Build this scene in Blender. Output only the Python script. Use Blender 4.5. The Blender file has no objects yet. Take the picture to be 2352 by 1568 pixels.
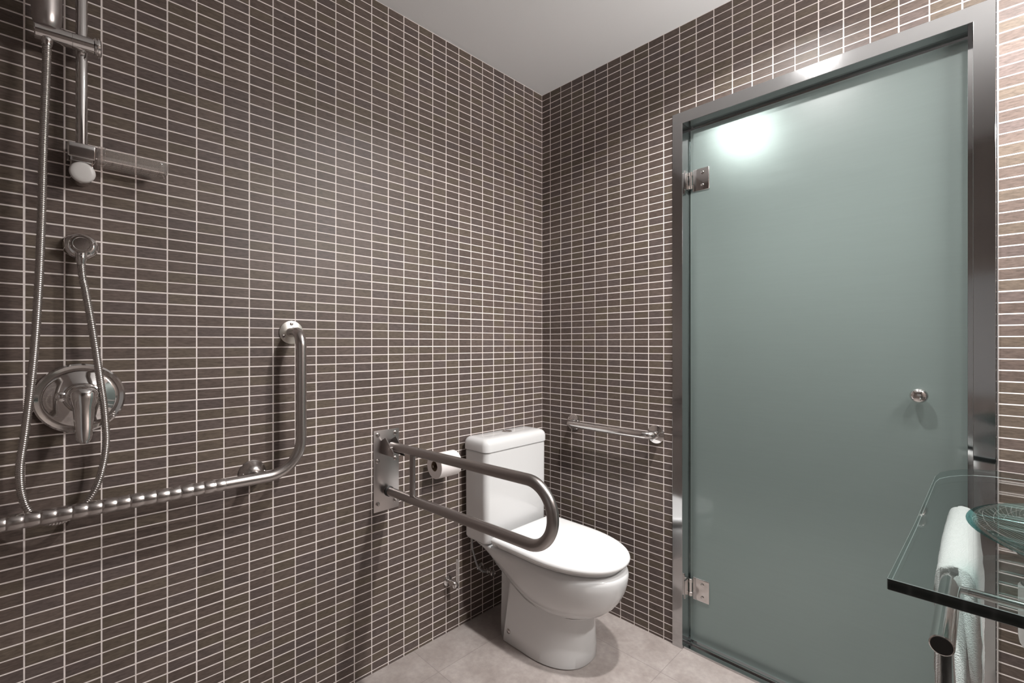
import bpy, bmesh, math, random
from mathutils import Vector, Matrix
random.seed(4)
S = bpy.context.scene
COL = S.collection
PI = math.pi

# ------------------------------------------------------------------ camera
cd = bpy.data.cameras.new('camera'); cam = bpy.data.objects.new('camera', cd); COL.objects.link(cam)
cam.location = (1.62118, -1.84694, 1.2542)
cam.rotation_euler = (math.radians(90), 0, math.radians(45))
cd.sensor_width = 36; cd.lens = 36 * 1062.44 / 2352
cd.shift_y = 5.67 / 2352
cd.clip_start = 0.02
S.camera = cam
# ------------------------------------------------------------------ world, light, exposure
w = bpy.data.worlds.new('world'); S.world = w; w.use_nodes = True
w.node_tree.nodes['Background'].inputs[0].default_value = (.55, .58, .6, 1)
w.node_tree.nodes['Background'].inputs[1].default_value = .15
S.view_settings.view_transform = 'Standard'; S.view_settings.look = 'None'
S.view_settings.gamma = 1; S.view_settings.use_curve_mapping = False
S.view_settings.exposure = 0.0
try:
    S.cycles.use_denoising = True
    S.cycles.max_bounces = 14; S.cycles.transmission_bounces = 10; S.cycles.glossy_bounces = 6
    S.cycles.sample_clamp_indirect = 4.0
    S.cycles.caustics_refractive = False
except Exception:
    pass
CEIL = 2.57
LAMPS = [  # x, y, watts
    (1.12, -.585, 25.0),
    (1.82, -.56, 15.0),
]
for k, (x, y, e) in enumerate(LAMPS):
    ld = bpy.data.lights.new('downlight_beam', 'AREA'); ld.shape = 'DISK'; ld.size = .08
    ld.energy = e; ld.color = (1, .98, .96); ld.spread = math.radians(138)
    lo = bpy.data.objects.new('downlight_beam', ld); COL.objects.link(lo)
    lo.location = (x, y, CEIL - .012)

HALL = (.68, .95, 10.0)
ld = bpy.data.lights.new('corridor_beam', 'AREA'); ld.shape = 'DISK'; ld.size = .09; ld.energy = HALL[2]; ld.color = (1, .97, .95)
lo = bpy.data.objects.new('corridor_beam', ld); COL.objects.link(lo); lo.location = (HALL[0], HALL[1], 2.485)

# ------------------------------------------------------------------ materials
def new_mat(name):
    m = bpy.data.materials.new(name); m.use_nodes = True
    return m, m.node_tree, m.node_tree.nodes['Principled BSDF']
def setp(b, **k):
    names = dict(col='Base Color', rough='Roughness', metal='Metallic', spec='Specular IOR Level', coat='Coat Weight',
                 coatr='Coat Roughness', trans='Transmission Weight', ior='IOR', aniso='Anisotropic', sss='Subsurface Weight', sheen='Sheen Weight')
    for a, v in k.items():
        if a == 'col': v = (v[0], v[1], v[2], 1)
        b.inputs[names[a]].default_value = v
class NB:
    """tiny node builder"""
    def __init__(s, nt): s.nt = nt
    def link(s, v, sock):
        if hasattr(v, 'is_linked'): s.nt.links.new(v, sock)
        else: sock.default_value = v
    def m(s, op, a, b=0.0, c=None):
        n = s.nt.nodes.new('ShaderNodeMath'); n.operation = op
        s.link(a, n.inputs[0]); s.link(b, n.inputs[1])
        if c is not None: s.link(c, n.inputs[2])
        return n.outputs[0]
    def pos(s):
        n = s.nt.nodes.new('ShaderNodeNewGeometry'); p = s.nt.nodes.new('ShaderNodeSeparateXYZ')
        s.nt.links.new(n.outputs['Position'], p.inputs[0]); return p.outputs, n.outputs['Position']
    def comb(s, x, y, z=0.0):
        n = s.nt.nodes.new('ShaderNodeCombineXYZ')
        for v, i in zip((x, y, z), n.inputs): s.link(v, i)
        return n.outputs[0]
    def noise(s, vec, scale, detail=3, rough=.55):
        n = s.nt.nodes.new('ShaderNodeTexNoise'); s.link(vec, n.inputs['Vector'])
        n.inputs['Scale'].default_value = scale; n.inputs['Detail'].default_value = detail; n.inputs['Roughness'].default_value = rough
        return n.outputs['Fac']
    def white(s, vec):
        n = s.nt.nodes.new('ShaderNodeTexWhiteNoise'); n.noise_dimensions = '3D'; s.link(vec, n.inputs['Vector'])
        return n.outputs['Value']
    def ramp(s, f, stops):
        n = s.nt.nodes.new('ShaderNodeValToRGB'); s.link(f, n.inputs[0]); e = n.color_ramp.elements
        while len(e) < len(stops): e.new(.5)
        for el, (p, c) in zip(e, stops): el.position = p; el.color = (c[0], c[1], c[2], 1)
        return n.outputs[0]
    def mix(s, f, a, b, mode='MIX'):
        n = s.nt.nodes.new('ShaderNodeMix'); n.data_type = 'RGBA'; n.blend_type = mode
        s.link(f, n.inputs[0])
        for v, i in ((a, n.inputs[6]), (b, n.inputs[7])):
            if isinstance(v, tuple): v = (v[0], v[1], v[2], 1)
            s.link(v, i)
        return n.outputs[2]
    def bump(s, h, dist, strength=1.0):
        n = s.nt.nodes.new('ShaderNodeBump'); s.link(h, n.inputs['Height'])
        n.inputs['Distance'].default_value = dist; n.inputs['Strength'].default_value = strength
        return n.outputs[0]

TP, TQ = .07, .03083            # mosaic pitch
def tile_mat(name, axis, off, sign):
    m, nt, b = new_mat(name); N = NB(nt); P, raw = N.pos()
    u = N.m('MULTIPLY', N.m('SUBTRACT', P[axis], off), sign / TP)
    v = N.m('DIVIDE', N.m('SUBTRACT', P[2], 2.5389), TQ)
    iu, iv = N.m('FLOOR', u), N.m('FLOOR', v)
    # distance to the nearest joint in metres
    ru, rv = N.m('ROUND', u), N.m('ROUND', v)
    du = N.m('MULTIPLY', N.m('ABSOLUTE', N.m('SUBTRACT', u, ru)), TP)
    dv = N.m('MULTIPLY', N.m('ABSOLUTE', N.m('SUBTRACT', v, rv)), TQ)
    # joint widths differ from sheet to sheet (4 x 10 tiles)
    su, sv = N.m('FLOOR', N.m('DIVIDE', u, 4.0)), N.m('FLOOR', N.m('DIVIDE', v, 10.0))
    wu = N.m('MULTIPLY_ADD', N.white(N.comb(ru, sv, 3.0)), .00055, .00138)
    wv = N.m('MULTIPLY_ADD', N.white(N.comb(rv, su, 7.0)), .00050, .00127)
    def soft(d, wd):
        n = nt.nodes.new('ShaderNodeMapRange'); n.interpolation_type = 'SMOOTHSTEP'
        N.link(d, n.inputs[0]); N.link(N.m('SUBTRACT', wd, .0003), n.inputs[1]); N.link(N.m('ADD', wd, .0005), n.inputs[2])
        n.inputs[3].default_value = 1; n.inputs[4].default_value = 0
        return n.outputs[0]
    g = N.m('MAXIMUM', soft(du, wu), soft(dv, wv))
    tid = N.comb(iu, iv, 1.0)
    r1 = N.white(tid); r2 = N.white(N.comb(iu, iv, 5.0))
    lo = N.noise(N.comb(N.m('DIVIDE', iu, 3.1), N.m('DIVIDE', iv, 7.3), 2.0), 1.0, 1)
    base = N.ramp(r1, [(0, (.094, .071, .061)), (.45, (.105, .080, .069)), (1, (.117, .090, .078))])
    base = N.mix(N.m('MULTIPLY', N.m('GREATER_THAN', r2, .74), .55), base, (.112, .090, .066))
    base = N.mix(N.m('MULTIPLY', N.m('LESS_THAN', r2, .2), .5), base, (.098, .078, .076))
    streak = N.noise(N.comb(N.m('MULTIPLY', P[axis], 55.0), N.m('MULTIPLY', P[2], 240.0), r1), 1.0, 5, .65)
    base = N.mix(1.0, base, N.ramp(streak, [(.25, (.56, .56, .56)), (.5, (1, 1, 1)), (.78, (1.42, 1.40, 1.37))]), 'MULTIPLY')
    base = N.mix(1.0, base, N.ramp(lo, [(.3, (.9, .9, .9)), (.7, (1.1, 1.1, 1.1))]), 'MULTIPLY')
    gn = N.noise(raw, 60.0, 2)
    grout = N.ramp(gn, [(.3, (.76, .69, .665)), (.7, (.86, .79, .76))])
    nt.links.new(N.mix(g, base, grout), b.inputs['Base Color'])
    nt.links.new(N.m('MULTIPLY_ADD', g, .35, N.m('MULTIPLY_ADD', streak, .15, .36)), b.inputs['Roughness'])
    h = N.m('ADD', N.m('MULTIPLY', g, -1.0), N.m('MULTIPLY', streak, .12))
    nt.links.new(N.bump(h, .0011, .55), b.inputs['Normal'])
    setp(b, spec=.28)
    return m
M = {}
M['tile_left'] = tile_mat('mosaic_tile', 1, 0.0, -1.0)
M['tile_back'] = tile_mat('mosaic_tile', 0, .0565, 1.0)

def plain(name, col, rough, **k):
    m, nt, b = new_mat(name); setp(b, col=col, rough=rough, **k); M[name] = m; return m
def metal(name, col, rough, nscale=(40, 40, 40), amt=.06, **k):
    m, nt, b = new_mat(name); N = NB(nt); setp(b, col=col, metal=1.0, **k)
    P, raw = N.pos()
    v = N.comb(N.m('MULTIPLY', P[0], nscale[0]), N.m('MULTIPLY', P[1], nscale[1]), N.m('MULTIPLY', P[2], nscale[2]))
    if amt > 0:
        f = N.noise(v, 1.0, 3)
        nt.links.new(N.m('MULTIPLY_ADD', f, amt, rough - amt / 2), b.inputs['Roughness'])
    else: b.inputs['Roughness'].default_value = rough
    M[name] = m; return m
metal('chrome', (.70, .68, .67), .085, amt=0)
metal('stainless', (.50, .465, .45), .25, amt=0)
metal('rail_steel', (.37, .345, .335), .29, amt=0)
metal('satin_plate', (.50, .465, .455), .30, amt=0)
metal('door_steel', (.52, .52, .525), .09, (300, 30, 4), .03)
metal('bright_strip', (.9, .9, .9), .25)
metal('pale_flange', (.86, .83, .77), .32, amt=0)
plain('ceramic', (.68, .68, .68), .12, spec=.5, coat=.4, coatr=.05)
plain('seat_plastic', (.84, .84, .84), .22, spec=.5)
plain('white_plastic', (.62, .60, .585), .35)
plain('dark_rubber', (.012, .012, .012), .5)
plain('cardboard', (.22, .15, .10), .9)
plain('grey_panel', (.30, .30, .30), .5)
plain('corridor_paint', (.78, .78, .77), .8)
plain('steel_hose', (.50, .47, .45), .24, metal=1.0)
# paper
m, nt, b = new_mat('paper'); N = NB(nt); P, raw = N.pos(); setp(b, col=(.80, .75, .74), rough=.95, spec=.1)
nt.links.new(N.bump(N.noise(raw, 500.0, 2), .0006, .5), b.inputs['Normal']); M['paper'] = m
# ceiling
m, nt, b = new_mat('ceiling_paint'); N = NB(nt); P, raw = N.pos(); setp(b, col=(.84, .845, .85), rough=.75, spec=.3)
nt.links.new(N.bump(N.noise(raw, 220.0, 3), .0006, .3), b.inputs['Normal']); M['ceiling'] = m
# floor : large stone-look porcelain
m, nt, b = new_mat('floor_porcelain'); N = NB(nt); P, raw = N.pos()
FU, FV, FX0, FY0 = .60, .60, .172, -.795
u = N.m('DIVIDE', N.m('SUBTRACT', P[0], FX0), FU); v = N.m('DIVIDE', N.m('SUBTRACT', P[1], FY0), FV)
du = N.m('MULTIPLY', N.m('ABSOLUTE', N.m('SUBTRACT', u, N.m('ROUND', u))), FU)
dv = N.m('MULTIPLY', N.m('ABSOLUTE', N.m('SUBTRACT', v, N.m('ROUND', v))), FV)
g = N.m('LESS_THAN', N.m('MINIMUM', du, dv), .0013)
n1 = N.noise(raw, 7.0, 6, .62); n2 = N.noise(raw, 45.0, 5, .6)
c = N.ramp(n1, [(.28, (.27, .232, .215)), (.5, (.335, .295, .277)), (.74, (.41, .368, .350))])
c = N.mix(1.0, c, N.ramp(n2, [(.3, (.88, .88, .88)), (.7, (1.1, 1.1, 1.1))]), 'MULTIPLY')
tv = N.white(N.comb(N.m('FLOOR', u), N.m('FLOOR', v), 2.0))
c = N.mix(1.0, c, N.ramp(tv, [(0, (.94, .94, .94)), (1, (1.05, 1.05, 1.05))]), 'MULTIPLY')
nt.links.new(N.mix(N.m('MULTIPLY', g, .6), c, (.20, .175, .165)), b.inputs['Base Color'])
nt.links.new(N.m('MULTIPLY_ADD', n2, .2, .34), b.inputs['Roughness'])
nt.links.new(N.bump(N.m('MULTIPLY', g, -1.0), .001, .5), b.inputs['Normal']); M['floor'] = m
# frosted door glass : smooth front, sandblasted body, lets the corridor light glow through
m, nt, b = new_mat('frosted_glass'); N = NB(nt); P, raw = N.pos()
setp(b, spec=.5, coat=.55, coatr=.012, trans=.86, ior=1.42)
weave = N.noise(N.comb(N.m('MULTIPLY', P[0], 8.0), N.m('MULTIPLY', P[1], 8.0), N.m('MULTIPLY', P[2], 150.0)), 1.0, 4, .6)
nt.links.new(N.m('MULTIPLY_ADD', weave, .06, .32), b.inputs['Roughness'])
nt.links.new(N.ramp(weave, [(.3, (.49, .60, .575)), (.7, (.51, .625, .60))]), b.inputs['Base Color']); M['frosted'] = m
# clear glass: each face lets light straight through with a tint and mirrors a little (Fresnel)
def thin_glass(name, tint, edge=None, ior=1.5):
    m = bpy.data.materials.new(name); m.use_nodes = True; nt = m.node_tree; nt.nodes.remove(nt.nodes['Principled BSDF']); N = NB(nt)
    out = nt.nodes['Material Output']
    t = nt.nodes.new('ShaderNodeBsdfTransparent'); t.inputs[0].default_value = (*tint, 1)
    if edge:      # more glass in the line of sight towards a curved rim: deeper green
        lw = nt.nodes.new('ShaderNodeLayerWeight'); lw.inputs[0].default_value = .35
        nt.links.new(N.mix(lw.outputs['Facing'], tint, edge), t.inputs[0])
    g = nt.nodes.new('ShaderNodeBsdfAnisotropic' if False else 'ShaderNodeBsdfGlossy'); g.inputs['Roughness'].default_value = .01
    f = nt.nodes.new('ShaderNodeFresnel'); gg = nt.nodes.new('ShaderNodeNewGeometry')
    nt.links.new(N.m('MULTIPLY_ADD', gg.outputs['Backfacing'], 1 / ior - ior, ior), f.inputs[0])   # same reflectance from either side
    mx = nt.nodes.new('ShaderNodeMixShader')
    nt.links.new(f.outputs[0], mx.inputs[0]); nt.links.new(t.outputs[0], mx.inputs[1]); nt.links.new(g.outputs[0], mx.inputs[2])
    nt.links.new(mx.outputs[0], out.inputs['Surface']); M[name] = m
thin_glass('counter_glass', (.868, .888, .884))
thin_glass('basin_glass', (.88, .955, .945), (.16, .50, .50))
thin_glass('clear_plastic', (.95, .93, .92), (.80, .77, .75), 1.45)
nt = M['clear_plastic'].node_tree; df = nt.nodes.new('ShaderNodeBsdfDiffuse'); df.inputs[0].default_value = (.8, .77, .75, 1)
mx = nt.nodes.new('ShaderNodeMixShader'); mx.inputs[0].default_value = .10; o_ = nt.nodes['Material Output']
nt.links.new(o_.inputs['Surface'].links[0].from_socket, mx.inputs[1]); nt.links.new(df.outputs[0], mx.inputs[2]); nt.links.new(mx.outputs[0], o_.inputs['Surface'])
plain('glass_arris', (.13, .16, .155), .3)
# polished edge: dark green from outside, see-through from within the sheet
m, nt, b = new_mat('glass_edge'); setp(b, col=(.003, .012, .012), rough=.05, spec=.6)
tr_ = nt.nodes.new('ShaderNodeBsdfTransparent'); tr_.inputs[0].default_value = (.80, .87, .86, 1)
gg = nt.nodes.new('ShaderNodeNewGeometry'); mx = nt.nodes.new('ShaderNodeMixShader')
nt.links.new(gg.outputs['Backfacing'], mx.inputs[0]); nt.links.new(b.outputs[0], mx.inputs[1]); nt.links.new(tr_.outputs[0], mx.inputs[2])
nt.links.new(mx.outputs[0], nt.nodes['Material Output'].inputs['Surface']); M['glass_edge'] = m
# terry
m, nt, b = new_mat('terry'); N = NB(nt); P, raw = N.pos(); setp(b, col=(.90, .895, .885), rough=1.0, spec=.05, sheen=.3)
tn = N.noise(raw, 420.0, 3, .7)
nt.links.new(N.bump(tn, .004, .9), b.inputs['Normal']); M['terry'] = m
m, nt, b = new_mat('fill_emitter'); b.inputs['Emission Color'].default_value = (1, .975, .95, 1); b.inputs['Emission Strength'].default_value = 230; M['fill_lamp'] = m  # emission of the fill tube added out of view on the right wall

# ------------------------------------------------------------------ mesh helpers
def T(loc=(0, 0, 0), rot=None):
    m = Matrix.Translation(loc)
    return m @ rot.to_4x4() if rot is not None else m
def box(bm, x0, x1, y0, y1, z0, z1, bev=0.0, seg=2):
    t = bmesh.new(); bmesh.ops.create_cube(t, size=1)
    for v in t.verts:
        v.co = Vector(((x0 + x1) / 2 + v.co.x * (x1 - x0), (y0 + y1) / 2 + v.co.y * (y1 - y0), (z0 + z1) / 2 + v.co.z * (z1 - z0)))
    if bev: bmesh.ops.bevel(t, geom=t.edges[:], offset=bev, segments=seg, affect='EDGES', profile=.6)
    add(bm, t)
def add(bm, t):
    me = bpy.data.meshes.new('tmp'); t.to_mesh(me); t.free(); bm.from_mesh(me); bpy.data.meshes.remove(me)
def loft(bm, rings, cap0=True, cap1=True, closed=True):
    vs = [[bm.verts.new(p) for p in r] for r in rings]
    n = len(vs[0])
    for a, b in zip(vs, vs[1:]):
        for i in range(n if closed else n - 1):
            j = (i + 1) % n
            try: bm.faces.new((a[i], a[j], b[j], b[i]))
            except ValueError: pass
    if cap0: bm.faces.new(list(reversed(vs[0])))
    if cap1: bm.faces.new(vs[-1])
def frames(path):
    P = [Vector(p) for p in path]; out = []
    n0 = None
    for i, p in enumerate(P):
        t = (P[min(i + 1, len(P) - 1)] - P[max(i - 1, 0)]).normalized()
        if n0 is None:
            n0 = t.orthogonal().normalized()
        else:
            n0 = (n0 - t * n0.dot(t))
            n0 = n0.normalized() if n0.length > 1e-6 else t.orthogonal().normalized()
        out.append((p, n0, t.cross(n0)))
    return out
def tube(bm, path, r, seg=24, caps=True):
    rings = []
    for i, (p, a, b) in enumerate(frames(path)):
        rr = r[i] if isinstance(r, (list, tuple)) else r
        rings.append([p + a * (rr * math.cos(2 * PI * k / seg)) + b * (rr * math.sin(2 * PI * k / seg)) for k in range(seg)])
    loft(bm, rings, caps, caps)
def lathe(bm, base, axis, prof, seg=40, caps=True):
    """prof: list of (distance along axis, radius)"""
    ax = Vector(axis).normalized(); a = ax.orthogonal().normalized(); b = ax.cross(a); o = Vector(base)
    rings = [[o + ax * d + a * (max(r, 1e-5) * math.cos(2 * PI * k / seg)) + b * (max(r, 1e-5) * math.sin(2 * PI * k / seg)) for k in range(seg)] for d, r in prof]
    loft(bm, rings, caps, caps)
def fillet(pts, r, n=12):
    """polyline with rounded corners"""
    P = [Vector(p) for p in pts]; out = [P[0]]
    for i in range(1, len(P) - 1):
        rr = r[i - 1] if isinstance(r, (list, tuple)) else r
        a, c, b = P[i - 1], P[i], P[i + 1]
        u, v = (a - c).normalized(), (b - c).normalized()
        ang = u.angle(v); d = rr / math.tan(ang / 2)
        ctr = c + (u + v).normalized() * (rr / math.sin(ang / 2))
        s0, s1 = c + u * d - ctr, c + v * d - ctr
        tot = s0.angle(s1); axis = s0.cross(s1).normalized()
        for k in range(n + 1): out.append(ctr + Matrix.Rotation(tot * k / n, 3, axis) @ s0)
    out.append(P[-1]); return out
def dense(path, step):
    out = []
    for a, b in zip(path, path[1:]):
        a, b = Vector(a), Vector(b); n = max(1, int((b - a).length / step))
        out += [a.lerp(b, k / n) for k in range(n)]
    return out + [Vector(path[-1])]
def catmull(P, n=10):
    P = [Vector(p) for p in P]; Q = [2 * P[0] - P[1]] + P + [2 * P[-1] - P[-2]]; out = []
    for i in range(1, len(Q) - 2):
        a, b, c, d = Q[i - 1:i + 3]
        for k in range(n):
            t = k / n
            out.append(.5 * ((2 * b) + (c - a) * t + (2 * a - 5 * b + 4 * c - d) * t * t + (3 * b - a - 3 * c + d) * t ** 3))
    return out + [P[-1]]

def root_loc(o):
    v = Vector((0, 0, 0))
    while o is not None: v += o.location; o = o.parent
    return v
def obj(name, bm, m, parent=None, smooth=True, angle=40, origin=None):
    bmesh.ops.remove_doubles(bm, verts=bm.verts[:], dist=1e-6)
    bmesh.ops.recalc_face_normals(bm, faces=bm.faces[:])
    me = bpy.data.meshes.new(name)
    o = bpy.data.objects.new(name, me); COL.objects.link(o)
    if parent is not None:
        o.parent = parent; off = root_loc(parent)
    elif origin is not None: off = Vector(origin); o.location = off
    else:
        xs = [v.co.x for v in bm.verts]; ys = [v.co.y for v in bm.verts]; zs = [v.co.z for v in bm.verts]
        off = Vector(((min(xs) + max(xs)) / 2, (min(ys) + max(ys)) / 2, min(zs))); o.location = off
    for v in bm.verts: v.co -= off
    bm.to_mesh(me); bm.free()
    me.materials.append(M[m] if isinstance(m, str) else m)
    if smooth:
        me.polygons.foreach_set('use_smooth', [True] * len(me.polygons))
        me.set_sharp_from_angle(angle=math.radians(angle))
    return o
def struct(name, bm, m, parent=None, smooth=False):
    o = obj(name, bm, m, parent, smooth, origin=None if parent is not None else (0, 0, 0))
    if parent is None: o['kind'] = 'structure'
    return o
def tag(o, label, cat, group=None):
    o['label'] = label; o['category'] = cat
    if group: o['group'] = group
    return o
def thing(name, label, cat, loc, group=None):
    o = bpy.data.objects.new(name, None); COL.objects.link(o); o.location = loc; o.empty_display_size = .05
    return tag(o, label, cat, group)
NEW = bmesh.new

# ================================================================== the room
RX, FY = 2.16, -2.36           # right wall, wall behind the camera
FX0, FX1, FXT = .7284, 1.6630, 2.2075     # door frame, outer
IX0, IX1, IZT = .7720, 1.6180, 2.1600     # door frame, inner
bm = NEW(); box(bm, -.1, RX + .1, FY - .1, .14, -.1, 0); struct('floor', bm, 'floor')
bm = NEW(); box(bm, -.1, RX + .1, FY - .1, .14, CEIL, CEIL + .1); struct('ceiling', bm, 'ceiling')
bm = NEW(); box(bm, -.1, 0, FY - .1, .12, 0, CEIL); struct('wall_left', bm, 'tile_left')
bm = NEW()
box(bm, 0, FX0 + .01, 0, .12, 0, CEIL); box(bm, FX1 - .01, RX + .1, 0, .12, 0, CEIL); box(bm, FX0 + .01, FX1 - .01, 0, .12, FXT - .01, CEIL)
struct('wall_back', bm, 'tile_back')
bm = NEW(); box(bm, RX, RX + .1, FY - .1, 0, 0, CEIL); struct('wall_right', bm, 'tile_left')
bm = NEW()
box(bm, 0, RX, FY - .1, FY, 0, CEIL)
struct('wall_front', bm, 'tile_back')
# pale blind-covered window in the wall behind the camera, seen mirrored in the door frame
bm = NEW(); box(bm, .95, 2.05, FY, FY + .012, .92, 1.70, .002); struct('window_1', bm, 'grey_panel')

# corridor behind the frosted door, with its own downlight
bm = NEW()
box(bm, -.15, 2.45, 1.95, 2.05, 0, 2.50); box(bm, -.25, -.15, .121, 2.05, 0, 2.50); box(bm, 2.45, 2.55, .121, 2.05, 0, 2.50)
box(bm, -.25, 2.55, .121, 2.05, 2.50, 2.56); box(bm, -.25, 2.55, .121, 2.05, -.06, 0)
struct('wall_corridor', bm, 'corridor_paint')

# ---- door frame (polished steel, mitred) ----
def ring_prism(bm, o, i, y0, y1):
    """U-shaped frame: o = outer (x0,x1,zt), i = inner, extruded in y; bevel-free, mitred corners"""
    ox0, ox1, ozt = o; ix0, ix1, izt = i
    O = [(ox0, 0), (ox0, ozt), (ox1, ozt), (ox1, 0)]; I = [(ix0, 0), (ix0, izt), (ix1, izt), (ix1, 0)]
    f = [[bm.verts.new((x, y, z)) for x, z in L] for L in (O, I) for y in (y0, y1)]
    O0, O1, I0, I1 = f
    for k in range(3):
        bm.faces.new((O0[k], O0[k + 1], I0[k + 1], I0[k])); bm.faces.new((O1[k], I1[k], I1[k + 1], O1[k + 1]))
        bm.faces.new((O0[k], O1[k], O1[k + 1], O0[k + 1])); bm.faces.new((I0[k], I0[k + 1], I1[k + 1], I1[k]))
    for k in (0, 3): bm.faces.new((O0[k], I0[k], I1[k], O1[k]))
bm = NEW(); ring_prism(bm, (FX0, FX1, FXT), (IX0, IX1, IZT), -.008, .135)
fr = struct('trim_1', bm, 'door_steel')
bv = fr.modifiers.new('edge', 'BEVEL'); bv.width = .0012; bv.segments = 2; bv.limit_method = 'ANGLE'
bm = NEW(); ring_prism(bm, (IX0, IX1, IZT), (IX0 + .012, IX1 - .012, IZT - .014), .074, .094)
struct('trim_2', bm, 'door_steel')                                   # door stop
bm = NEW(); box(bm, FX1 + .001, FX1 + .0045, -.006, 0, 0, CEIL, .0008); struct('trim_3', bm, 'bright_strip')
bm = NEW()
box(bm, IX0, IX1, .002, .012, 0, .009, .001); box(bm, IX0, IX1, .012, .094, 0, .005, .0006); box(bm, IX0, IX1, .040, .052, .005, .011, .001)
struct('trim_4', bm, 'door_steel')                                   # threshold

# ---- frosted glass door leaf ----
bm = NEW(); box(bm, .7770, 1.6070, .058, .068, .016, 2.149, .0012)
door = struct('door_1', bm, 'frosted')
door['label'] = 'frosted green glass door leaf in the polished steel frame'; door['category'] = 'door'
for zc in (1.9335, .237):
    bm = NEW(); box(bm, .789, .857, .0515, .058, zc - .046, zc + .046, .0035, 3)
    h = obj('hinge', bm, 'chrome', door); h['label'] = 'chrome glass-door hinge'
    for dz in (-.026, .026):
        bm = NEW(); lathe(bm, (.830, .0516, zc + dz), (0, -1, 0), [(0, .0066), (.0022, .0066), (.0034, .005), (.0034, .003), (.0022, .0026)], 24)
        obj('screw', bm, 'chrome', h)
    bm = NEW()
    for dz in (-.034, .021):
        lathe(bm, (.782, .0485, zc + dz), (0, 0, 1), [(0, .0062), (.0012, .0075), (.0158, .0075), (.017, .0062)], 24)
    lathe(bm, (.782, .0485, zc - .017), (0, 0, 1), [(0, .0058), (.038, .0058)], 20)
    obj('knuckle', bm, 'chrome', h)
    bm = NEW(); box(bm, .7722, .7752, .012, .052, zc - .038, zc + .038, .001)
    obj('leaf_plate', bm, 'chrome', h)
bm = NEW(); lathe(bm, (1.5008, .058, 1.0961), (0, -1, 0),
    [(0, .0145), (.003, .0150), (.004, .0105), (.012, .0100), (.015, .0165), (.020, .0210), (.027, .0222), (.033, .0205), (.038, .0155), (.0405, .008), (.041, .001)], 40)
k = obj('door_knob', bm, 'chrome', door); k['label'] = 'round chrome door knob'

# ================================================================== toilet
YC = -.347
tl = thing('toilet', 'white close-coupled ceramic toilet with closed lid in the tiled corner', 'toilet', (.40, YC, 0))
def outline(xb, xf, hw, fl, hwb=None, ch=.03, ex=2.2, nf=22, ns=10, cham=False):
    hwb = hw if hwb is None else hwb
    half = [(xb, -hwb * .5), (xb, -hwb + .004), (xb + ch * .12, -hwb)]
    if cham: half = [(xb, -hwb * .5), (xb, -hwb + .001), (xb + ch * .94, -hw + .0035)]
    for k in range(ns + 1):
        t = k / ns; half.append((xb + ch + (xf - fl - xb - ch) * t, -hw))
    for k in range(1, nf):
        a = PI / 2 * k / nf
        half.append((xf - fl + fl * math.sin(a) ** (2 / ex), -hw * math.cos(a) ** (2 / ex)))
    return half + [(xf, 0)] + [(x, -y) for x, y in reversed(half)]
def zc(x):
    pts = [(.03, .385), (.10, .365), (.17, .312), (.26, .258), (.34, .218), (.42, .195), (.50, .186), (.9, .182)]
    if x <= pts[0][0]: return pts[0][1]
    for (a, za), (b, zb) in zip(pts, pts[1:]):
        if x <= b:
            t = (x - a) / (b - a); return za + (zb - za) * t
    return pts[-1][1]
def ring(o, zf): return [(x, YC + y, zf(x)) for x, y in o]
bm = NEW()
# pedestal
rs = []
rs.append(ring(outline(.172, .550, .141, .20, .113, .042, 2.3, cham=True), lambda x: 0))
rs.append(ring(outline(.170, .554, .145, .20, .116, .044, 2.3, cham=True), lambda x: .006))
for t, xf, hw in ((.25, .553, .1435), (.5, .551, .1415), (.75, .549, .140), (.92, .549, .139)):
    rs.append(ring(outline(.170, xf, hw, .20, hw - .027, .044 + .035 * t, 2.3, cham=True), lambda x, t=t: .006 + (zc(x) - .006) * t))
rs.append(ring(outline(.168, .548, .137, .20, .110, .079, 2.3, cham=True), lambda x: zc(x) + .02))
loft(bm, rs)
# bowl
rs = []
for s, xf, hw in ((0, .556, .130), (.006, .562, .1425), (.045, .568, .1475), (.055, .567, .1440), (.07, .574, .1445), (.10, .590, .1485), (.2, .627, .155), (.32, .654, .162), (.46, .676, .169), (.62, .692, .1745), (.78, .701, .1775), (.9, .704, .179), (.955, .702, .177), (.985, .696, .172), (1.0, .686, .163)):
    rs.append(ring(outline(.035, xf, hw, .30, hw - .012, .05, 2.15), lambda x, s=s: zc(x) + (.394 - zc(x)) * s))
loft(bm, rs)
pan = obj('pan', bm, 'ceramic', tl, angle=38)
bm = NEW()
rs = []
for z, i in ((.392, .030), (.400, .024), (.412, .024), (.420, .034)):
    rs.append(ring(outline(.20, .700 - i, .190 - i, .30, None, .02, 2.15), lambda x, z=z: z))
loft(bm, rs); obj('seat', bm, 'seat_plastic', tl)
bm = NEW(); rs = []
for z, i in ((.4190, .012), (.4210, .006), (.4250, .0015), (.4315, 0), (.4380, .0022), (.4430, .007), (.4465, .016), (.4485, .034), (.4500, .07), (.4507, .12)):
    rs.append(ring(outline(.190 + i * .6, .706 - i, .1965 - i, .30 - i * .5, None, .02, 2.15), lambda x, z=z: z))
loft(bm, rs); obj('lid', bm, 'seat_plastic', tl)
for s in (-1, 1):
    bm = NEW(); lathe(bm, (.186, YC + s * .155 - .02, .412), (0, 1, 0), [(0, .009), (.002, .0105), (.038, .0105), (.04, .009)], 24)
    lathe(bm, (.186, YC + s * .155, .394), (0, 0, 1), [(0, .013), (.006, .013), (.012, .008), (.018, .007)], 24)
    obj('seat_hinge', bm, 'dark_rubber' if s > 0 else 'seat_plastic', tl)
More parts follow.
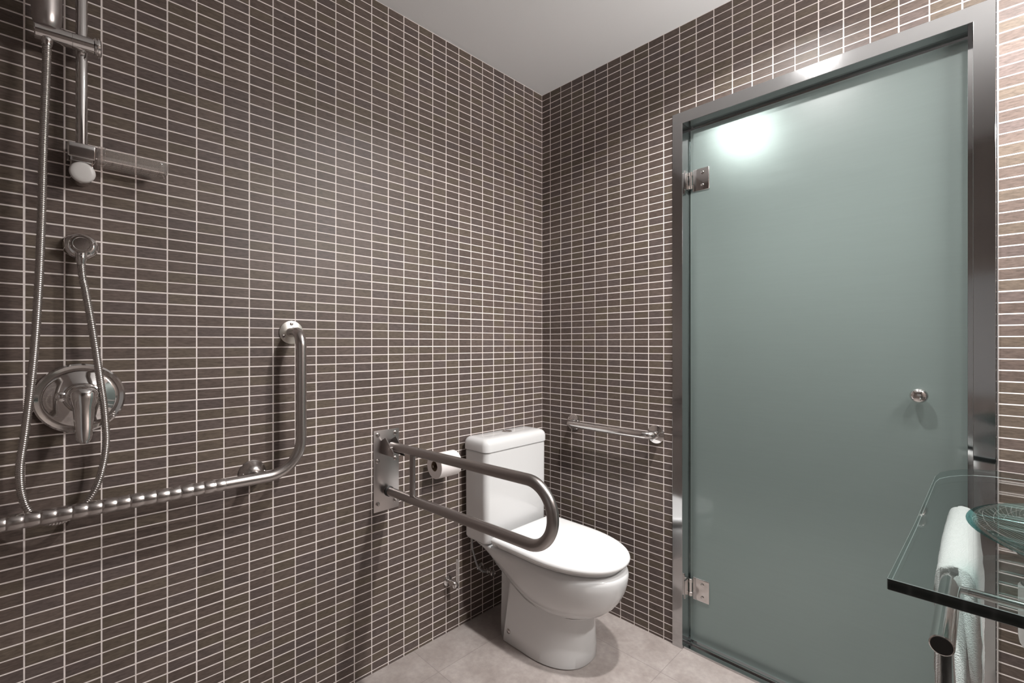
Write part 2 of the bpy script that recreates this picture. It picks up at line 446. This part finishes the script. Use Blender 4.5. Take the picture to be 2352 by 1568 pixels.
def rrect(x0, x1, y0, y1, r, n=8):
    out = []
    for (cx, cy, a0, rr) in ((x1 - r, y0 + r, -PI / 2, r), (x1 - r, y1 - r, 0, r), (x0 + r, y1 - r, PI / 2, r), (x0 + r, y0 + r, PI, r)):
        for k in range(n + 1):
            a = a0 + PI / 2 * k / n; out.append((cx + rr * math.cos(a), cy + rr * math.sin(a)))
    return out
bm = NEW(); rs = []
for z, i in ((.398, .012), (.402, .005), (.412, .001), (.60, .0005), (.785, 0), (.788, .003)):
    rs.append([(x, y, z) for x, y in rrect(.014 + i, .166 - i, -.545 + i, -.157 - i, .026)])
loft(bm, rs); tank = obj('cistern', bm, 'ceramic', tl)
bm = NEW(); rs = []
for z, i in ((.7900, .004), (.7935, 0), (.820, 0), (.831, .0025), (.839, .0075), (.8445, .015), (.8475, .026), (.8485, .045), (.849, .065)):
    rs.append([(x, y, z) for x, y in rrect(.011 + i, .170 - i, -.549 + i, -.153 - i, max(.028 - i * .3, .01))])
loft(bm, rs); obj('cistern_lid', bm, 'ceramic', tl)
bm = NEW(); lathe(bm, (.088, -.347, .8485), (0, 0, 1), [(0, .0235), (.0025, .0235), (.004, .0215), (.004, .0165), (.0028, .016), (.0045, .015), (.0055, .012), (.0055, .0005)], 36)
fb = obj('flush_button', bm, 'chrome', tl); fb['label'] = 'chrome push button'
for s in (-1, 1):
    bm = NEW(); lathe(bm, (.245, YC + s * .1425, .055), (0, s, 0), [(0, .010), (.003, .010), (.005, .0065), (.0055, .001)], 24)
    bc = obj('bolt_cap', bm, 'stainless', tl); bc['label'] = 'small grey bolt cap'

# ================================================================== grab rails
def flange(base, n, r, mat, parent, th=.004, screws=3, a0=PI / 2, dome=0.0, tube_r=.0165):
    bm = NEW()
    pr = [(0, r - .0006), (.0008, r), (th - .001, r), (th, r - .0012)]
    if dome: pr += [(th + dome * .25, r * .86), (th + dome * .6, r * .70), (th + dome * .9, r * .56), (th + dome, tube_r * 1.06)]
    lathe(bm, base, n, pr, 48)
    f = obj('flange', bm, mat, parent)
    ax = Vector(n).normalized(); a = Vector((0, 0, 1)); b = ax.cross(a)
    for k in range(screws):
        t = a0 + 2 * PI * k / screws
        p = Vector(base) + (a * math.sin(t) + b * math.cos(t)) * (r * .74) + ax * (th + (dome * .45 if dome else 0))
        bm = NEW(); lathe(bm, p - ax * .001, n, [(0, .0058), (.0018, .0058), (.0026, .0045), (.0026, .0022), (.0014, .0018)], 18)
        obj('screw', bm, 'stainless', f)
    return f
# --- L-shaped bar, left wall
OX = .0865; YV = -1.2735; ZB = .846
lb = thing('grab_bar', 'long L-shaped steel grab bar with ridged grip in the shower', 'grab bar', (0, -1.6, ZB))
path = fillet([(.002, YV, 1.293), (OX, YV, 1.293), (OX, YV, ZB), (OX, -2.02, ZB + .006), (.002, -2.02, ZB + .006)], [.045, .10, .045], 14)
YG0 = -1.487
low = []; up = []
for p in path: (up if (p.z > ZB + .0005 and p.y > -1.9) or p.y > YG0 else low).append(p)
gp = Vector((OX, YG0, ZB + .0017))
bm = NEW(); tube(bm, up + [gp], .0165, 28); obj('tube', bm, 'stainless', lb)
# finger-grip stretch : a run of swellings
seg_l = .0268; pts = []; rad = []
n = 12; y = YG0; k = 0
while y > -1.955:
    for i in range(n):
        t = i / n
        pts.append(Vector((OX, y - seg_l * t, ZB + .0017 + (YG0 - (y - seg_l * t)) * .008)))
        rad.append(.0164 + .0017 * math.sin(PI * min(1, t * 1.02)) ** .7 + (.0006 if k % 2 else 0))
    y -= seg_l; k += 1
tail = [p for p in low if p.y < y - .004 or p.x < OX - .001]
bm = NEW(); tube(bm, pts, rad, 28); obj('ridged_grip', bm, 'stainless', lb)
bm = NEW(); tube(bm, [pts[-1]] + tail, .0165, 28); obj('tube', bm, 'stainless', lb)
flange((0, YV, 1.293), (1, 0, 0), .0385, 'pale_flange', lb)
flange((0, -2.02, ZB + .006), (1, 0, 0), .0385, 'pale_flange', lb)
flange((0, -1.392, ZB), (1, 0, 0), .040, 'stainless', lb, .004, 2, 0, .03, .013)
bm = NEW(); tube(bm, [(.004, -1.392, ZB), (OX, -1.392, ZB)], .0125, 24); obj('stand_off', bm, 'stainless', lb)
# --- short bar, right-hand wall
rb = thing('grab_bar', 'short straight chrome grab bar on the wall between toilet and door', 'grab bar', (.43, 0, .865))
path = fillet([(.212, -.002, .866), (.212, -.058, .866), (.652, -.058, .866), (.652, -.002, .866)], .036, 14)
bm = NEW(); tube(bm, path, .0168, 28); obj('tube', bm, 'chrome', rb)
flange((.212, 0, .866), (0, -1, 0), .039, 'chrome', rb, .006, 0)
flange((.652, 0, .866), (0, -1, 0), .039, 'chrome', rb, .006, 0)
# --- hinged drop-down support rail
YR = -.92
hr = thing('support_rail', 'hinged U-shaped steel support rail on a wall plate beside the toilet', 'grab bar', (0, YR, .76))
bm = NEW(); box(bm, 0, .005, -.9745, -.8655, .6095, .9215, .0015); pl = obj('wall_plate', bm, 'satin_plate', hr)
for yy in (-.958, -.882):
    for zz in (.905, .805, .640):
        bm = NEW(); lathe(bm, (.0045, yy, zz), (1, 0, 0), [(0, .008), (.002, .0085), (.003, .006), (.008, .0055), (.0095, .004), (.0095, .001)], 22)
        obj('screw', bm, 'stainless', pl)
tz = .0278    # slope of the rail
path = fillet([(.045, YR, .862 + .045 * tz), (.845, YR, .862 + .845 * tz), (.845, YR, .686 + .845 * tz), (.014, YR, .686 + .014 * tz)], .0875, 16)
bm = NEW(); tube(bm, path, .0163, 28); obj('rail_tube', bm, 'rail_steel', hr)
bm = NEW(); tube(bm, [(.186, YR, .686 + .186 * tz + .005), (.186, YR, .862 + .186 * tz - .005)], .0105, 20); obj('strut', bm, 'rail_steel', hr)
for yy in (YR - .0235, YR + .0205):
    bm = NEW()
    prof = [(.005, .882), (.036, .897), (.096, .848), (.090, .832), (.005, .832)]
    for d in (0, .003): pass
    v0 = [bm.verts.new((x, yy, z)) for x, z in prof]; v1 = [bm.verts.new((x, yy + .003, z)) for x, z in prof]
    bm.faces.new(v0); bm.faces.new(list(reversed(v1)))
    for i in range(5): bm.faces.new((v0[i], v1[i], v1[(i + 1) % 5], v0[(i + 1) % 5]))
    obj('hinge_cheek', bm, 'rail_steel', hr, False)
bm = NEW(); lathe(bm, (.074, YR - .030, .864), (0, 1, 0), [(0, .004), (.002, .006), (.058, .006), (.060, .004)], 20); obj('pivot_pin', bm, 'stainless', hr)
bm = NEW(); tube(bm, [(.100, YR + .004, .842), (.124, YR + .004, .842)], .0035, 14); obj('latch', bm, 'dark_rubber', hr)
bm = NEW(); lathe(bm, (.018, YR, .6865), (1, 0, .02), [(0, .0172), (.0015, .0195), (.010, .0195), (.0115, .0172)], 30); bu = obj('rubber_ring', bm, 'dark_rubber', hr)
bu['label'] = 'black rubber ring round the lower tube'

# ================================================================== toilet paper
ph = thing('toilet_paper_holder', 'slim chrome toilet paper arm on the wall beside the cistern', 'paper holder', (0, -.66, .762))
bm = NEW(); tube(bm, fillet([(.004, -.618, .7575), (.070, -.618, .7575), (.070, -.748, .7575)], .012, 8), .0045, 16); obj('arm', bm, 'chrome', ph)
bm = NEW(); lathe(bm, (0, -.618, .7575), (1, 0, 0), [(0, .018), (.004, .018), (.006, .015), (.006, .001)], 28); obj('rosette', bm, 'chrome', ph)
RC = (.0660, -.735, .7575)
roll = thing('toilet_roll', 'white toilet paper roll on the wall behind the hinged rail', 'toilet paper', (.0665, -.685, .70))
def annulus(bm, y0, y1, ro, ri, seg=48):
    cx, cz = RC[0] + .004, RC[2]
    A = [[(cx + r * math.cos(2 * PI * k / seg), y, cz + r * math.sin(2 * PI * k / seg)) for k in range(seg)] for y, r in ((y0, ri), (y0, ro - .001), (y0 + .001, ro), (y1 - .001, ro), (y1, ro - .001), (y1, ri), (y0, ri))]
    loft(bm, A, False, False)
bm = NEW(); annulus(bm, -.742, -.640, .0505, .0205)
# loose last sheet
t = [(RC[0] + .004 + .0512 * math.cos(a), RC[2] + .0512 * math.sin(a)) for a in [PI * (.35 - .03 * k) for k in range(30)]]
loft(bm, [[(x, y, z) for x, z in t] for y in (-.7415, -.6405)], False, False, False)
obj('paper', bm, 'paper', roll)
bm = NEW(); annulus(bm, -.7425, -.6395, .0205, .0190); obj('core', bm, 'cardboard', roll)

# ================================================================== stop valves and feed hose
v1 = thing('stop_valve', 'chrome wall valve with upright lever left of the toilet', 'valve', (0, -.62, .225))
bm = NEW(); lathe(bm, (0, -.622, .226), (1, 0, 0), [(0, .022), (.003, .022), (.007, .016), (.008, .011)], 32); obj('rosette', bm, 'chrome', v1)
bm = NEW(); lathe(bm, (.005, -.622, .226), (1, 0, 0), [(0, .010), (.022, .010), (.024, .0145), (.050, .0145), (.053, .011), (.060, .0105), (.062, .003)], 28); obj('body', bm, 'chrome', v1)
bm = NEW(); tube(bm, [(.052, -.612, .205), (.052, -.612, .228), (.053, -.612, .335)], [.0075, .006, .0052], 16)
tube(bm, [(.040, -.615, .226), (.056, -.612, .226)], .007, 14); obj('lever', bm, 'chrome', v1)
v2 = thing('stop_valve', 'small chrome stop valve in the shadow behind the toilet', 'valve', (0, -.44, .222))
bm = NEW(); lathe(bm, (0, -.435, .222), (1, 0, 0), [(0, .020), (.003, .020), (.006, .014), (.007, .009), (.04, .009), (.042, .0125), (.062, .0125), (.064, .009)], 28); obj('body', bm, 'chrome', v2)
bm = NEW(); lathe(bm, (.064, -.435, .222), (1, 0, 0), [(0, .005), (.012, .005), (.013, .012), (.026, .0135), (.028, .011), (.028, .001)], 20); obj('knob', bm, 'chrome', v2)
bm = NEW(); tube(bm, catmull([(.052, -.448, .222), (.055, -.468, .232), (.054, -.496, .262), (.052, -.513, .310), (.049, -.523, .352), (.048, -.525, .3975)], 8), .0040, 14)
tag(obj('supply_hose', bm, 'grey_panel'), 'thin pale supply hose rising to the underside of the cistern', 'hose')

# ================================================================== shower
YS = -1.7905
sr = thing('shower_rail', 'vertical chrome shower riser rail at the left edge of the picture', 'shower rail', (0, YS, 1.70))
bm = NEW(); tube(bm, [(.055, YS, 1.735), (.055, YS, 2.42)], .0112, 28); obj('rail_tube', bm, 'chrome', sr)
bm = NEW(); box(bm, .001, .068, YS - .026, YS + .026, 1.712, 1.748, .004, 3); box(bm, .001, .055, YS - .021, YS + .021, 1.690, 1.714, .003)
mt = obj('wall_mount', bm, 'chrome', sr)
bm = NEW(); lathe(bm, (.050, YS + .001, 1.678), (1, 0, -.12), [(0, .019), (.006, .0235), (.020, .0245), (.026, .0235), (.0285, .021), (.0295, .014), (.030, .001)], 40)
c_ = obj('cover_cap', bm, 'white_plastic', mt); c_['label'] = 'pale round cover cap'
bm = NEW(); lathe(bm, (.003, YS, 1.678), (1, 0, 0), [(0, .021), (.047, .019)], 28); obj('screw_post', bm, 'chrome', mt)
bm = NEW(); box(bm, .001, .068, YS - .02, YS + .02, 2.41, 2.45, .004, 3); obj('wall_mount', bm, 'chrome', sr)
bm = NEW(); lathe(bm, (.078, -1.8725, 1.984), (0, 1, .055), [(0, .0165), (.002, .0182), (.064, .0182), (.0645, .0176), (.065, .0182), (.103, .0178)], 36)
sl = obj('slider', bm, 'chrome', sr)
bm = NEW(); lathe(bm, (.078, -1.7690, 1.9895), (0, 1, .055), [(0, .0150), (.0005, .0215), (.004, .0222), (.0045, .0190), (.0065, .0190), (.007, .0222), (.011, .0215), (.0135, .018), (.0135, .001)], 36); kb = obj('knob', bm, 'chrome', sl)
hs = thing('hand_shower', 'chrome hand shower held upright in the rail slider, cut by the top edge', 'shower head', (.082, -1.851, 2.0))
bm = NEW(); lathe(bm, (.082, -1.851, 1.996), (0.05, 0, 1), [(0, .0195), (.004, .0215), (.012, .0250), (.03, .0265), (.17, .0265), (.22, .023)], 40); obj('handle', bm, 'satin_plate', hs)
bm = NEW(); lathe(bm, (.082, -1.851, 1.966), (0, 0, -1), [(-.004, .0105), (.004, .0105), (.012, .0085)], 24); obj('hose_collar', bm, 'chrome', hs)
bm = NEW(); lathe(bm, (.095, -1.851, 2.26), (1, 0, -.45), [(0, .028), (.010, .046), (.024, .048), (.030, .044), (.030, .001)], 40); obj('spray_head', bm, 'chrome', hs)
# soap dish
sd = thing('soap_dish', 'clear plastic soap dish clipped to the foot of the shower rail', 'soap dish', (.07, -1.69, 1.70))
bm = NEW()
rs = []
for z, i in ((1.705, .008), (1.707, .003), (1.712, .001), (1.737, 0), (1.738, .001), (1.737, .0025), (1.7145, .0035), (1.711, .006), (1.7095, .012)):
    rs.append([(x, y, z) for x, y in rrect(.030 + i, .098 - i, -1.7615 + i, -1.6205 - i, .020 - i * .5)])
loft(bm, rs)
for k in range(6):
    y = -1.735 + k * .019; box(bm, .045, .083, y, y + .003, 1.7094, 1.7125, .0006, 1)
obj('tray', bm, 'clear_plastic', sd)
bm = NEW(); box(bm, .032, .094, -1.7625, -1.748, 1.702, 1.743, .003, 2); obj('clip', bm, 'clear_plastic', sd)
# hose outlet
so = thing('hose_outlet', 'round chrome wall elbow feeding the shower hose', 'shower outlet', (0, YS, 1.50))
bm = NEW(); lathe(bm, (0, YS, 1.503), (1, 0, 0), [(0, .034), (.004, .0345), (.010, .033), (.016, .0285), (.019, .024)], 44); obj('rosette', bm, 'chrome', so)
bm = NEW(); lathe(bm, (.016, YS, 1.503), (1, 0, 0), [(0, .0205), (.020, .0215), (.032, .0222), (.036, .0205), (.0362, .0165), (.0345, .0155), (.0352, .001)], 40)
lathe(bm, (.034, YS, 1.490), (0, 0, -1), [(0, .011), (.014, .011)], 24); obj('elbow', bm, 'chrome', so)
bm = NEW(); lathe(bm, (.034, YS, 1.4765), (0, 0, -1), [(0, .0102), (.002, .0112), (.010, .0112), (.014, .0092), (.024, .0082)], 24); obj('nut', bm, 'chrome', so)
# hose: from the hand shower down to the bar, round, and up to the outlet
C = Vector(cam.location)
hp = [(.082, -1.851, 1.955), (.083, -1.852, 1.90), (.086, -1.857, 1.72), (.086, -1.860, 1.55), (.080, -1.865, 1.38), (.070, -1.873, 1.22), (.060, -1.886, 1.06), (.053, -1.8955, .96), (.049, -1.889, .885),
      (.047, -1.868, .838), (.046, -1.832, .822), (.046, -1.795, .840), (.046, -1.762, .895), (.047, -1.745, .985), (.051, -1.7475, 1.08), (.057, -1.757, 1.17), (.053, -1.768, 1.27), (.042, -1.782, 1.38), (.036, -1.788, 1.42), (.034, YS, 1.456)]
hp = catmull(hp, 14); hd = dense(hp, .0011)
bm = NEW()
tube(bm, hd, [.0072 + (.0011 if (i // 2) % 2 else 0) for i in range(len(hd))], 14)
tag(obj('shower_hose', bm, 'steel_hose', angle=75), 'flexible ribbed metal shower hose looping down behind the long grab bar', 'hose')
# mixer
ZM = 1.1165
mx = thing('shower_mixer', 'chrome single-lever shower mixer with a large domed round plate', 'shower mixer', (0, YS, ZM))
bm = NEW(); lathe(bm, (0, YS, ZM), (1, 0, 0), [(0, .0855), (.004, .0885), (.010, .0875), (.013, .0835), (.011, .0765), (.010, .0725), (.0125, .066), (.018, .056), (.024, .044), (.027, .036), (.028, .0300)], 64)
obj('cover_plate', bm, 'chrome', mx)
bm = NEW(); lathe(bm, (.024, YS, ZM + .004), (1, 0, 0), [(0, .0355), (.012, .0345), (.018, .030), (.020, .0255), (.034, .0250), (.042, .0265)], 44)
for s in (-1, 1): lathe(bm, (.030, YS + s * .036, ZM + .008), (1, 0, 0), [(0, .012), (.010, .0115), (.013, .008), (.0135, .001)], 20)
obj('body', bm, 'chrome', mx)
bm = NEW(); rs = []
for (x, z, hw, hx) in ((.060, ZM + .032, .010, .008), (.063, ZM + .028, .0235, .017), (.066, ZM + .014, .0285, .024), (.068, ZM - .002, .0268, .023), (.074, ZM - .020, .0205, .017), (.082, ZM - .045, .0185, .0135), (.090, ZM - .070, .0170, .0115), (.097, ZM - .092, .0140, .0095), (.101, ZM - .103, .0075, .006)):
    rs.append([(x + hx * math.cos(2 * PI * k / 28), YS + .003 + hw * math.sin(2 * PI * k / 28) , z + .25 * hx * math.cos(2 * PI * k / 28)) for k in range(28)])
loft(bm, rs); obj('lever', bm, 'chrome', mx, angle=60)

# ================================================================== glass vanity
ZT = .923; TH = .0165
vc = [(1.5335, -1.008), (1.5360, -.930), (1.5430, -.70), (1.5490, -.38), (1.5512, -.27), (1.5570, -.222), (1.5745, -.178), (1.5960, -.142), (1.6200, -.118), (1.6540, -.1005), (1.70, -.096), (1.85, -.094), (RX - .002, -.094), (RX - .002, -1.008)]
bm = NEW()
rs = [[(x, y, z) for x, y in vc] for z in (ZT - TH, ZT)]
loft(bm, rs)
BC = (1.818, -.768)
ct = obj('glass_countertop', bm, 'counter_glass', smooth=False)
tag(ct, 'clear green glass vanity top with a rounded far corner at the right edge', 'countertop')
ct.data.materials.append(M['glass_edge']); ct.data.materials.append(M['glass_arris'])
for f in ct.data.polygons:
    if abs(f.normal.z) < .5: f.material_index = 1
bvl = ct.modifiers.new('edge', 'BEVEL'); bvl.width = .0009; bvl.segments = 1; bvl.material = 2; bvl.limit_method = 'ANGLE'
# basin : a heavy clear bowl standing on the top
bm = NEW()
prof = [(0, .045), (.001, .052), (.008, .075), (.020, .115), (.040, .152), (.070, .182), (.098, .202), (.104, .2075), (.107, .207), (.1075, .202), (.104, .194), (.078, .176), (.050, .147), (.030, .110), (.020, .07), (.016, .03), (.0155, .0005)]
lathe(bm, (BC[0], BC[1], ZT + .0008), (0, 0, 1), [(d * .42, r) for d, r in prof], 72)
bs = thing('wash_basin', 'shallow clear glass wash basin on the glass vanity top', 'washbasin', (BC[0], BC[1], ZT))
obj('bowl', bm, 'basin_glass', bs, angle=60)
bm = NEW(); lathe(bm, (BC[0], BC[1], ZT + .0076), (0, 0, 1), [(0, .030), (.002, .031), (.004, .027), (.003, .020), (.003, .001)], 36); obj('drain', bm, 'chrome', bs)
# brackets under the top
for yy in (-.16, -.95):
    bk = thing('vanity_bracket', 'steel bracket under the glass top by the door frame' if yy > -.5 else 'steel bracket under the near end of the glass top', 'bracket', (RX, yy, ZT - TH))
    bm = NEW(); box(bm, RX - .30, RX, yy - .008, yy + .008, ZT - TH - .030, ZT - TH - .0005, .002); obj('arm', bm, 'stainless', bk)
    bm = NEW(); box(bm, RX - .006, RX, yy - .02, yy + .02, ZT - TH - .13, ZT - TH - .0005, .002); obj('wall_plate', bm, 'stainless', bk)
# bottle trap
bt = thing('bottle_trap', 'dark chrome bottle trap hanging under the glass vanity top', 'drain trap', (1.716, -.60, .70))
bm = NEW(); lathe(bm, (1.716, -.60, .697), (0, 0, 1), [(0, .012), (.002, .022), (.008, .032), (.018, .0375), (.03, .039), (.12, .039), (.124, .036), (.126, .02)], 40); obj('cup', bm, 'chrome', bt)
bm = NEW(); tube(bm, fillet([(1.716, -.60, .82), (1.716, -.60, .875), (BC[0], BC[1], .875), (BC[0], BC[1], ZT - TH - .001)], .012, 6), .015, 20); obj('inlet_pipe', bm, 'chrome', bt)
bm = NEW(); tube(bm, [(1.75, -.60, .79), (RX - .001, -.60, .79)], .015, 20); obj('waste_pipe', bm, 'chrome', bt)
# towel rail
ZR = .842
tr = thing('towel_rail', 'round chrome towel rail running under the left edge of the glass vanity top', 'towel rail', (1.594, -.6, ZR))
bm = NEW(); lathe(bm, (1.5895, -.985, ZR), (.0115, 1, 0), [(0, .0125), (.0012, .0136), (.74, .0136), (.7412, .0125)], 32); obj('tube', bm, 'chrome', tr)
bm = NEW(); lathe(bm, (1.5894, -.9856, ZR), (.0115, 1, 0), [(0, .0118), (.002, .0118)], 28); e_ = obj('end_cap', bm, 'dark_rubber', tr); e_['label'] = 'dark end cap'
for yy in (-.765, -.275):
    xx = 1.5895 + (.985 + yy) * .0115
    bm = NEW(); tube(bm, [(xx + .012, yy, ZR), (RX - .001, yy, ZR)], .0065, 18); obj('bracket_arm', bm, 'chrome', tr)
# towel draped over the rail
bm = NEW()
def towel_section(y, s):
    """closed cross-section in x,z; s = 0 (near edge) .. 1"""
    xx = 1.5895 + (.985 + y) * .0115
    wob = .0022 * math.sin(17 * s + 1) + .0012 * math.sin(41 * s)
    ri, to, ti = .0142, .0075, .0085
    outl = []
    zl, zr = .455 + .006 * math.sin(9 * s), .40 + .006 * math.sin(7 * s)
    nL = 26
    L = [(xx - ri - .0005 + wob * (1 - k / nL), zl + (ZR - zl) * k / nL) for k in range(nL)]
    A = [(xx - ri * math.cos(PI * k / 14), ZR + ri * math.sin(PI * k / 14)) for k in range(15)]
    R_ = [(xx + ri + .004 * math.sin(PI * k / nL) + wob * k / nL, ZR + (zr - ZR) * k / nL) for k in range(1, nL + 1)]
    inner = L + A + R_
    outer = []
    n = len(inner)
    for i, (x, z) in enumerate(inner):
        a = inner[max(i - 1, 0)]; b = inner[min(i + 1, n - 1)]
        tx, tz_ = b[0] - a[0], b[1] - a[1]; l = math.hypot(tx, tz_)
        nx, nz = -tz_ / l, tx / l
        f = i / (n - 1)
        t = to + (ti - to) * min(1, max(0, (f - .45) / .2))
        t += .0010 * math.sin(z * 95 + s * 6)
        t += random.uniform(-.0008, .0008)
        outer.append((x + nx * t, z + nz * t))
    return [(x, y + random.uniform(-.0006, .0006), z) for x, z in inner] + [(x, y + random.uniform(-.0006, .0006), z) for x, z in reversed(outer)]
def fold_section(y, s):
    xx = 1.5895 + (.985 + y) * .0115
    n = 30; inner = []; outer = []
    zb = .41 + .004 * math.sin(8 * s)
    for k in range(n + 1):
        t = k / n
        if t < .22:
            a = PI * (.56 - .56 * t / .22); r = .0142 + .0058
            p = (xx + r * math.cos(a), ZR + r * math.sin(a)); d = (math.cos(a), math.sin(a))
        else:
            u = (t - .22) / .78
            p = (xx + .0200 + .0075 * min(1, u * 3.5) + .0012 * math.sin(11 * u + 5 * s), ZR + (zb - ZR) * u); d = (1, 0)
        th = .0022 + .0088 * min(1, t / .24) + .0010 * math.sin(p[1] * 120 + 4 * s) + random.uniform(-.0006, .0006)
        inner.append(p); outer.append((p[0] + d[0] * th, p[1] + d[1] * th))
    return [(x, y + random.uniform(-.0006, .0006), z) for x, z in inner] + [(x, y + random.uniform(-.0006, .0006), z) for x, z in reversed(outer)]
ny = 60; y0, y1 = -.728, -.300
rs = [towel_section(y0 + (y1 - y0) * k / ny, k / ny) for k in range(ny + 1)]
loft(bm, rs)
loft(bm, [fold_section(y0 - .002 + (y1 - y0 + .001) * k / ny, k / ny) for k in range(ny + 1)])
bmesh.ops.triangulate(bm, faces=[f for f in bm.faces if len(f.verts) > 8])
tw = obj('towel', bm, 'terry', angle=75)
tag(tw, 'white terry hand towel folded over the chrome towel rail', 'towel')

# ================================================================== lamps
for k, (x, y, e) in enumerate(LAMPS):
    t = thing('downlight', ['recessed ceiling downlight in front of the door', 'recessed ceiling downlight above the glass vanity'][k], 'ceiling light', (x, y, CEIL))
    bm = NEW(); seg = 40
    rs = [[(x + r * math.cos(2 * PI * j / seg), y + r * math.sin(2 * PI * j / seg), z) for j in range(seg)] for r, z in ((.062, CEIL - .0002), (.060, CEIL - .004), (.050, CEIL - .006), (.046, CEIL - .004), (.046, CEIL - .0002))]
    loft(bm, rs, False, False); obj('trim_ring', bm, 'bright_strip', t)

# unseen fill tube above the vanity, added to brighten ceiling and walls
vl = thing('added_fill_light', 'unseen fill tube with steel ends, added on the wall above the vanity', 'fill light', (RX, -.33, 2.02))
bm = NEW(); tube(bm, [(RX - .075, -.60, 2.02), (RX - .075, -.06, 2.02)], .026, 24); obj('fill_tube', bm, 'fill_lamp', vl)
for yy in (-.612, -.063):
    bm = NEW(); lathe(bm, (RX - .075, yy, 2.02), (0, 1, 0), [(0, .026), (.002, .029), (.013, .029), (.015, .026)], 28); obj('end_cap', bm, 'stainless', vl)
bm = NEW(); box(bm, RX - .05, RX, -.38, -.28, 1.99, 2.05, .004); obj('mount', bm, 'stainless', vl)
